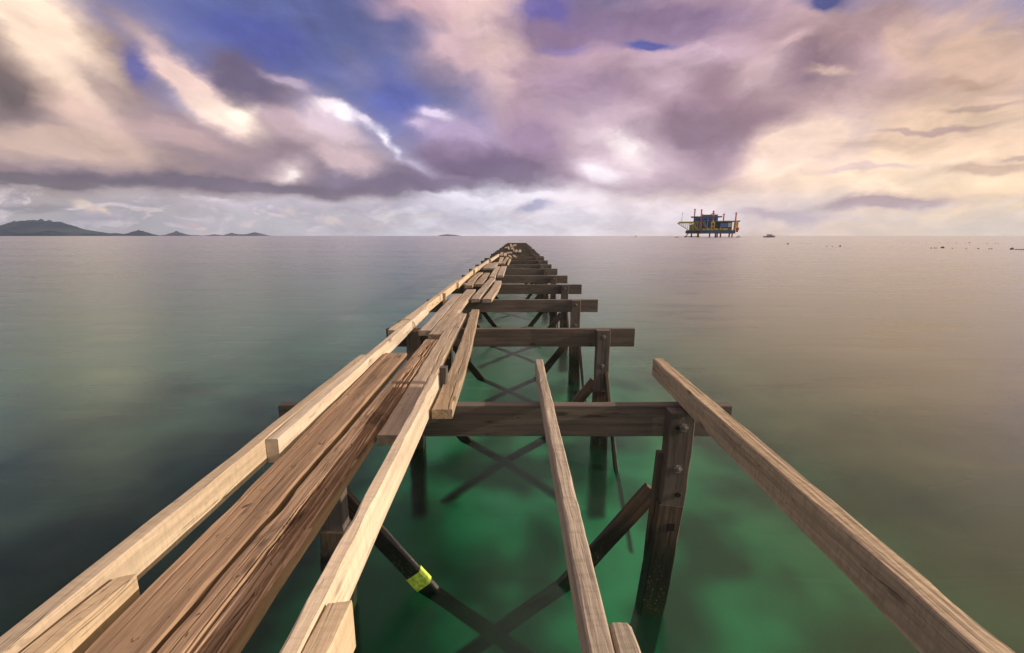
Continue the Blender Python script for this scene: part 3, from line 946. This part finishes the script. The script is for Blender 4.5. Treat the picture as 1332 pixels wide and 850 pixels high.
# ------------------------------------------------------------------ sky
SUN_EL, SUN_AZ = 19.0, 93.5          # azimuth clockwise from +Y
STR = 0.10
w = bpy.data.worlds.new('World')
scene.world = w
w.use_nodes = True
g = G(w.node_tree)
tc = g.n('ShaderNodeTexCoord')
D = tc.outputs['Generated']
sk = g.n('ShaderNodeTexSky')
sk.sky_type = 'NISHITA'
sk.sun_disc = False
sk.sun_elevation = R(SUN_EL)
sk.sun_rotation = R(SUN_AZ)
sk.altitude = 0
sk.air_density = 1.0
sk.dust_density = 0.6
sk.ozone_density = 3.0
skyc = g.mix(1.0, sk.outputs[0], (1.12, 0.74, 0.95), 'MULTIPLY')
se = g.n('ShaderNodeSeparateXYZ', i_0=D)
dx, dy, dz = se.outputs
den = g.math('ADD', dy, 1.02)
S = g.math('DIVIDE', dx, den)
T = g.math('DIVIDE', dz, den)
P0 = g.n('ShaderNodeCombineXYZ', i_0=S, i_1=T, i_2=0.0).outputs[0]
# wind-drawn cloud detail: streaks that run away from the point of the horizon the wind blows towards
VPC = (0.0, 0.0)
def sph(px, py):
    x, y, z = ray(px, py)
    l = math.sqrt(x * x + y * y + z * z)
    x, y, z = x / l, y / l, z / l
    return x / (y + 1.02), z / (y + 1.02)


vp = sph(760, 330)
Q = g.vmath('SUBTRACT', P0, (vp[0], vp[1], 0))
qs = g.n('ShaderNodeSeparateXYZ', i_0=Q)
qr = g.n('ShaderNodeVectorMath', operation='LENGTH', i_0=Q).outputs['Value']
qa = g.math('ARCTAN2', qs.outputs[0], qs.outputs[1])
ql = g.math('LOGARITHM', g.math('ADD', qr, 0.03), 2.718)


def pol(a, b, ox=0.0):
    return g.n('ShaderNodeCombineXYZ', i_0=g.math('MULTIPLY', qa, a), i_1=g.math('MULTIPLY_ADD', ql, b, ox), i_2=ox).outputs[0]


wn = g.noise(g.mapping(P0, sc=(1.0, 1.5, 1)), 5.0, 3, 0.5).outputs['Color']
wn2 = g.noise(g.mapping(P0, loc=(4, 2, 0), rot=(0, 0, 0.35), sc=(1.0, 1.6, 1)), 16.0, 6, 0.62).outputs['Color']
P1 = g.vmath('ADD', P0, g.mapping(wn, loc=(-.5 * .06, -.5 * .05, 0), sc=(.06, .05, 0)))
P1 = g.vmath('ADD', P1, g.mapping(wn2, loc=(-.5 * .034, -.5 * .03, 0), sc=(.034, .03, 0)))
det = g.noise(pol(6.0, 2.6), 1.0, 5, 0.56, 0.5).outputs['Fac']
det2 = g.noise(g.mapping(P1, sc=(1.0, 1.7, 1)), 9.0, 6, 0.6).outputs['Fac']
away = g.mapr(qr, 0.10, 0.42, 0, 0.75, True)
det = g.math('ADD', g.math('MULTIPLY', det, away), g.math('MULTIPLY', det2, g.math('SUBTRACT', 1.0, away)))
mod = g.mapr(det, 0.34, 0.66, 0.4, 1.65)


def blob(cur, cx, cy, a, b, ang, rgb, op=1.0, gain=2.2, usemod=True):
    c0 = sph(cx, cy)
    e = 2.0
    ca, sa = math.cos(R(ang)), math.sin(R(ang))
    ax = (ca * a, sa * a)
    bx = (-sa * b, ca * b)
    jx = sph(cx + e, cy)
    jy = sph(cx, cy + e)
    J = ((jx[0] - c0[0]) / e, (jy[0] - c0[0]) / e), ((jx[1] - c0[1]) / e, (jy[1] - c0[1]) / e)
    A = (J[0][0] * ax[0] + J[0][1] * ax[1], J[1][0] * ax[0] + J[1][1] * ax[1])
    B = (J[0][0] * bx[0] + J[0][1] * bx[1], J[1][0] * bx[0] + J[1][1] * bx[1])
    m00 = A[0] * A[0] + B[0] * B[0]
    m01 = A[0] * A[1] + B[0] * B[1]
    m11 = A[1] * A[1] + B[1] * B[1]
    tr_, dt = m00 + m11, m00 * m11 - m01 * m01
    q = math.sqrt(max(tr_ * tr_ / 4 - dt, 0))
    l1, l2 = tr_ / 2 + q, max(tr_ / 2 - q, 1e-9)
    th = 0.5 * math.atan2(2 * m01, m00 - m11)
    v = g.mapping(P1, loc=(c0[0], c0[1], 0), rot=(0, 0, th), sc=(math.sqrt(l1), math.sqrt(l2), 1), typ='TEXTURE')
    gt = g.nt.nodes.new('ShaderNodeTexGradient')
    gt.gradient_type = 'QUADRATIC_SPHERE'
    g.set(gt, 0, v)
    f = g.math('MULTIPLY', gt.outputs['Fac'], gain)
    if usemod:
        f = g.math('MULTIPLY', f, mod, clamp=True)
    else:
        f = g.math('MINIMUM', f, 1.0)
    f = g.math('MULTIPLY', f, op)
    lin = [v_ / STR for v_ in s2l(rgb)]
    return g.mix(f, cur, lin)


# general broken cloud everywhere (dim, seen from behind the camera too)
cn = g.noise(g.mapping(D, sc=(1, 1, 2.2)), 2.2, 6, 0.6, 0.4).outputs['Fac']
cur = g.mix(g.mapr(cn, 0.50, 0.72, 0, 0.45, True), skyc, [v / STR for v in s2l((150, 135, 155))])
backm = g.mapr(dy, -0.25, 0.35, 1, 0, True)
cur = g.mix(g.math('MULTIPLY', backm, 0.8), cur, [v / STR for v in s2l((118, 112, 122))])
# overhead sky out of view, brightened as added fill light, golden on the sun's side
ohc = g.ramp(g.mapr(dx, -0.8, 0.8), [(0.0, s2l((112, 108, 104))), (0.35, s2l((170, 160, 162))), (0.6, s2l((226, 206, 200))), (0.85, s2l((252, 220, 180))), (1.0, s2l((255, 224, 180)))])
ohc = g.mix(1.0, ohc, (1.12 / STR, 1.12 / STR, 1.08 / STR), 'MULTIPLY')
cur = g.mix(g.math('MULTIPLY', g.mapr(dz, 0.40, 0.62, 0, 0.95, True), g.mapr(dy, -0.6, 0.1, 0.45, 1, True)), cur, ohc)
# pale band low over the sea, cool on the left and golden towards the sun
hb = g.mapr(dz, 0.07, 0.20, 1, 0, True)
bandc = g.ramp(g.mapr(dx, -0.75, 0.8), [(0.0, s2l((172, 165, 162))), (0.28, s2l((208, 203, 210))), (0.45, s2l((236, 233, 244))), (0.6, s2l((240, 230, 234))),
                                       (0.78, s2l((228, 200, 180))), (1.0, s2l((234, 206, 166)))])
bandc = g.mix(1.0, bandc, (1 / STR, 1 / STR, 1 / STR), 'MULTIPLY')
front = g.mapr(dy, -0.2, 0.3, 0.25, 1, True)
cur = g.mix(g.math('MULTIPLY', hb, front), cur, bandc)

BL = [
    # left mass: body
    (60, 130, 260, 190, 0, (150, 130, 128), 1, 4), (200, 200, 330, 90, 8, (152, 134, 140), 1, 4), (400, 205, 240, 68, 12, (150, 132, 142), 1, 4),
    (500, 232, 140, 34, 8, (130, 118, 138), 1, 3.5), (330, 120, 150, 48, 20, (112, 100, 122), .9, 2.5),
    # lit crests
    (60, 50, 230, 85, 50, (246, 222, 200), .95, 2.6), (110, 150, 190, 45, 28, (212, 184, 172), .8, 2.2), (255, 115, 150, 30, 38, (226, 198, 190), .95, 2.6),
    (305, 150, 95, 34, 20, (244, 222, 208), .9, 1.8), (325, 152, 34, 14, 14, (254, 238, 222), .9, 2.2), (240, 175, 150, 24, 14, (190, 164, 162), .7, 2), (100, 190, 240, 40, 8, (214, 188, 174), .8, 2.2),
    (390, 165, 80, 26, 25, (196, 172, 178), .7, 2), (440, 165, 110, 44, 34, (214, 194, 202), .85, 2.0), (432, 143, 40, 15, 22, (240, 226, 232), .9, 2.4), (458, 154, 34, 15, 35, (246, 238, 244), .95, 2.6), (482, 166, 26, 10, 40, (232, 222, 234), .9, 2.4), (500, 182, 22, 9, 52, (244, 238, 248), .9, 2.6), (514, 198, 20, 8, 50, (226, 220, 236), .9, 2.4), (372, 112, 60, 12, 16, (196, 178, 196), .7, 2.2),
    (460, 205, 75, 22, 20, (214, 190, 194), .75, 2.2), (380, 218, 60, 26, -10, (222, 202, 204), .75, 1.8), (384, 220, 22, 11, 0, (250, 238, 236), .9, 2.2), (545, 216, 40, 9, 20, (214, 210, 232), .7, 2.4),
    # dark undersides
    (5, 112, 110, 80, 30, (98, 88, 90), .8, 1.5), (140, 120, 110, 28, 35, (150, 130, 132), .6, 2), (60, 236, 300, 16, 1, (108, 99, 106), .9, 2.8), (320, 240, 340, 17, 2, (116, 104, 120), .9, 2.8), (120, 268, 330, 14, 0, (176, 168, 166), .6, 2.4), (400, 268, 260, 13, 0, (198, 190, 202), .7, 2.4),
    (560, 238, 150, 16, 0, (116, 102, 126), .8, 2.4),
    # blue gaps
    (182, 92, 60, 30, 58, (92, 96, 160), .8, 1.6), (330, 60, 150, 50, 20, (78, 84, 158), .55, 2), (520, 140, 70, 60, 0, (92, 104, 184), .6, 2),
    # middle plume
    (635, 50, 120, 120, 40, (214, 184, 190), .95, 3.5), (590, 5, 160, 45, 0, (205, 172, 180), .9, 2.6), (655, 75, 62, 140, -12, (238, 210, 200), .9, 2.3), (640, 20, 120, 50, 10, (228, 200, 194), .8, 2.2), (690, 120, 50, 60, 0, (190, 160, 182), .7, 2.2),
    # right mass: body
    (900, 120, 430, 190, 0, (178, 152, 164), 1, 4.5), (1150, 90, 330, 150, 0, (186, 160, 160), .95, 3.5), (780, 190, 250, 90, 0, (178, 154, 170), .9, 3.5),
    (600, 200, 120, 55, 5, (140, 120, 150), .95, 3), (640, 215, 150, 50, 8, (116, 98, 126), .85, 2.6), (590, 172, 100, 40, 5, (186, 166, 196), .8, 2.0), (568, 152, 34, 14, 15, (226, 212, 234), .85, 2.4), (545, 165, 26, 12, -10, (204, 186, 210), .8, 2.4), (700, 178, 70, 40, 20, (150, 126, 156), .7, 2.2),
    (800, 30, 260, 56, 0, (132, 112, 144), .85, 2.6), (760, 120, 120, 70, 0, (158, 134, 160), .7, 2.2), (1010, 90, 170, 70, -10, (138, 112, 130), .8, 2.4), (905, 165, 120, 60, 15, (140, 116, 134), .8, 2.4), (960, 130, 130, 50, 30, (142, 116, 128), .7, 2.4),
    (1100, 40, 160, 50, -20, (150, 124, 128), .6, 2.2), (860, 232, 150, 30, 5, (158, 134, 148), .75, 2.2), (1160, 130, 90, 50, -20, (176, 146, 140), .6, 2.2),
    (890, 72, 130, 40, 5, (206, 180, 196), .7, 1.8), (860, 100, 70, 40, 0, (206, 180, 194), .6, 2.2), (982, 105, 70, 50, 20, (210, 184, 188), .7, 1.8), (1010, 70, 60, 20, -10, (214, 186, 184), .6, 2), (1070, 100, 50, 10, 0, (228, 198, 182), .6, 2),
    (812, 196, 120, 66, 25, (226, 206, 214), .9, 2.0), (815, 190, 50, 26, 25, (254, 242, 244), .9, 2.0), (778, 222, 52, 26, 10, (248, 238, 246), .85, 2.0), (830, 150, 60, 30, 0, (208, 184, 196), .6, 2),
    (1050, 195, 180, 55, -25, (242, 216, 198), .9, 2.8), (1240, 190, 230, 110, -8, (238, 208, 178), .85, 3), (1290, 60, 180, 110, -20, (208, 178, 154), .75, 2.6), (1180, 60, 60, 60, -30, (206, 176, 156), .6, 2),
    (1130, 235, 260, 40, -4, (246, 222, 194), .8, 2.6), (840, 280, 330, 36, 0, (238, 224, 230), .85, 2.6), (1000, 262, 200, 30, 0, (232, 212, 206), .7, 2.4), (1290, 275, 180, 50, 0, (238, 210, 170), .7, 2.4),
    # far streaks
    (1160, 268, 150, 17, -4, (158, 132, 140), .85, 2.6), (1020, 284, 120, 16, 4, (176, 152, 164), .7, 2.4), (1270, 140, 110, 9, -4, (172, 146, 140), .6, 2.2), (1200, 172, 120, 8, -5, (178, 150, 150), .7, 2.2),
    (1280, 222, 120, 14, -3, (190, 160, 140), .75, 2.4), (1120, 222, 110, 7, -4, (194, 170, 176), .6, 2.2), (1250, 100, 60, 12, 0, (182, 150, 134), .6, 2),
    (1320, 205, 60, 8, -8, (168, 140, 132), .6, 2),
    # blue holes in the right mass
    (843, 54, 52, 11, -3, (86, 92, 160), .9, 2.6), (1068, 8, 58, 22, 0, (74, 80, 132), .95, 2.6), (712, 8, 60, 26, 10, (92, 90, 160), .7, 2.4), (735, 60, 60, 14, 0, (120, 110, 168), .5, 2),
    # low cumulus over the horizon
    (560, 276, 46, 13, 10, (236, 232, 242), .8, 2.4), (610, 268, 34, 14, 0, (240, 236, 246), .85, 2.6), (645, 280, 40, 12, 0, (232, 228, 240), .8, 2.4), (505, 282, 34, 9, 0, (238, 228, 232), .8, 2.4),
    (440, 292, 30, 7, 0, (236, 216, 212), .8, 2.4), (330, 288, 22, 6, 0, (226, 206, 202), .7, 2.4), (290, 262, 90, 7, 2, (206, 198, 206), .6, 2.2), (640, 255, 120, 8, 0, (238, 234, 246), .8, 2.4),
    (115, 274, 26, 12, 30, (246, 222, 190), .95, 2.8), (136, 281, 16, 10, 50, (238, 214, 188), .9, 2.6), (130, 290, 40, 12, 20, (205, 185, 178), .6, 2.2), (120, 288, 60, 16, 10, (150, 150, 172), .35, 2),
    (250, 296, 26, 8, 20, (228, 196, 178), .8, 2.4), (190, 270, 120, 16, 3, (172, 164, 168), .5, 2), (385, 283, 22, 6, 0, (226, 208, 204), .7, 2.2), (480, 290, 45, 12, 10, (216, 200, 202), .7, 2.2),
    (40, 278, 110, 10, 0, (128, 124, 128), .5, 2), (600, 270, 70, 18, 0, (204, 198, 214), .7, 2.2), (690, 270, 40, 12, 0, (150, 150, 186), .8, 2.2), (740, 285, 90, 24, 0, (228, 224, 234), .7, 2.4), (520, 268, 60, 10, 0, (176, 170, 192), .5, 2.2),
]
for b_ in BL:
    cur = blob(cur, *b_)
# far cumulus rows just above the horizon
az_ = g.math('ARCTAN2', dx, dy)
cp = g.n('ShaderNodeCombineXYZ', i_0=g.math('MULTIPLY', az_, 15.0), i_1=g.math('MULTIPLY', dz, 36.0), i_2=0.0).outputs[0]
c1 = g.noise(cp, 1.0, 6, 0.6, 0.5).outputs['Fac']
c2 = g.noise(g.mapping(cp, loc=(0.10, -0.22, 0)), 1.0, 6, 0.6, 0.5).outputs['Fac']
lit = g.mapr(g.math('SUBTRACT', c1, c2), -0.08, 0.14, 0, 1, True)
band = g.math('MULTIPLY', g.mapr(dz, 0.085, 0.045, 0, 1, True), g.mapr(dz, -0.01, 0.012, 0, 1, True))
side = g.mapr(dx, -0.9, 0.5, 1.0, 0.25)
cur = g.mix(g.math('MULTIPLY', g.math('MULTIPLY', g.mapr(c1, 0.42, 0.6, 0, 0.75, True), band), side), cur, [v / STR for v in s2l((172, 164, 182))])
cur = g.mix(g.math('MULTIPLY', g.math('MULTIPLY', lit, band), g.math('MULTIPLY', side, g.mapr(c1, 0.48, 0.58, 0, 0.55, True))), cur, [v / STR for v in s2l((250, 234, 224))])
# fine billow shading on top, all over the sky
bil = g.noise(pol(10.0, 4.2, 3.0), 1.0, 6, 0.58, 0.6).outputs['Fac']
bil2 = g.noise(g.mapping(P1, loc=(3, 5, 0), sc=(1, 2.3, 1)), 11.0, 7, 0.60, 0.3).outputs['Fac']
shd = g.math('MULTIPLY_ADD', g.math('SUBTRACT', bil2, 0.5), g.mapr(dx, -0.5, 0.4, 0.7, 1.15), g.math('MULTIPLY', g.math('SUBTRACT', bil, 0.5), away))
sh = g.math('MULTIPLY_ADD', shd, 1.0, 1.0)
sh = g.math('MINIMUM', g.math('MAXIMUM', sh, 0.6), 1.5)
shc = g.n('ShaderNodeCombineColor', i_0=sh, i_1=sh, i_2=sh).outputs[0]
cur = g.mix(1.0, cur, shc, 'MULTIPLY')
gm = g.n('ShaderNodeGamma', i_Color=g.mix(1.0, cur, (STR, STR, STR), 'MULTIPLY'), i_Gamma=1.12).outputs[0]
cur = g.mix(1.0, gm, (1.27 / STR, 1.25 / STR, 1.24 / STR), 'MULTIPLY')
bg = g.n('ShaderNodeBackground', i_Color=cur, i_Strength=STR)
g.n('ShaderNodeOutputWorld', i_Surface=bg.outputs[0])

# ------------------------------------------------------------------ sun
ld = bpy.data.lights.new('sun', 'SUN')
ld.energy = 5.0
ld.angle = R(0.6)
ld.color = (1.0, 0.86, 0.68)
lo = bpy.data.objects.new('sun', ld)
COL.objects.link(lo)
az, el = R(SUN_AZ), R(SUN_EL)
tosun = Vector((math.cos(el) * math.sin(az), math.cos(el) * math.cos(az), math.sin(el)))
lo.rotation_euler = (-tosun).to_track_quat('-Z', 'Y').to_euler()
lo.location = (20, 0, 20)

# ------------------------------------------------------------------ render
scene.view_settings.view_transform = 'Standard'
scene.view_settings.look = 'None'
scene.view_settings.exposure = 0.0
scene.view_settings.gamma = 1.0
scene.view_settings.use_curve_mapping = False
scene.cycles.max_bounces = 8
scene.cycles.diffuse_bounces = 3
scene.cycles.glossy_bounces = 3
scene.cycles.transmission_bounces = 5
scene.cycles.volume_bounces = 0
scene.cycles.sample_clamp_indirect = 3.0
scene.cycles.use_denoising = True
try:
    scene.cycles.denoiser = 'OPENIMAGEDENOISE'
except Exception:
    pass
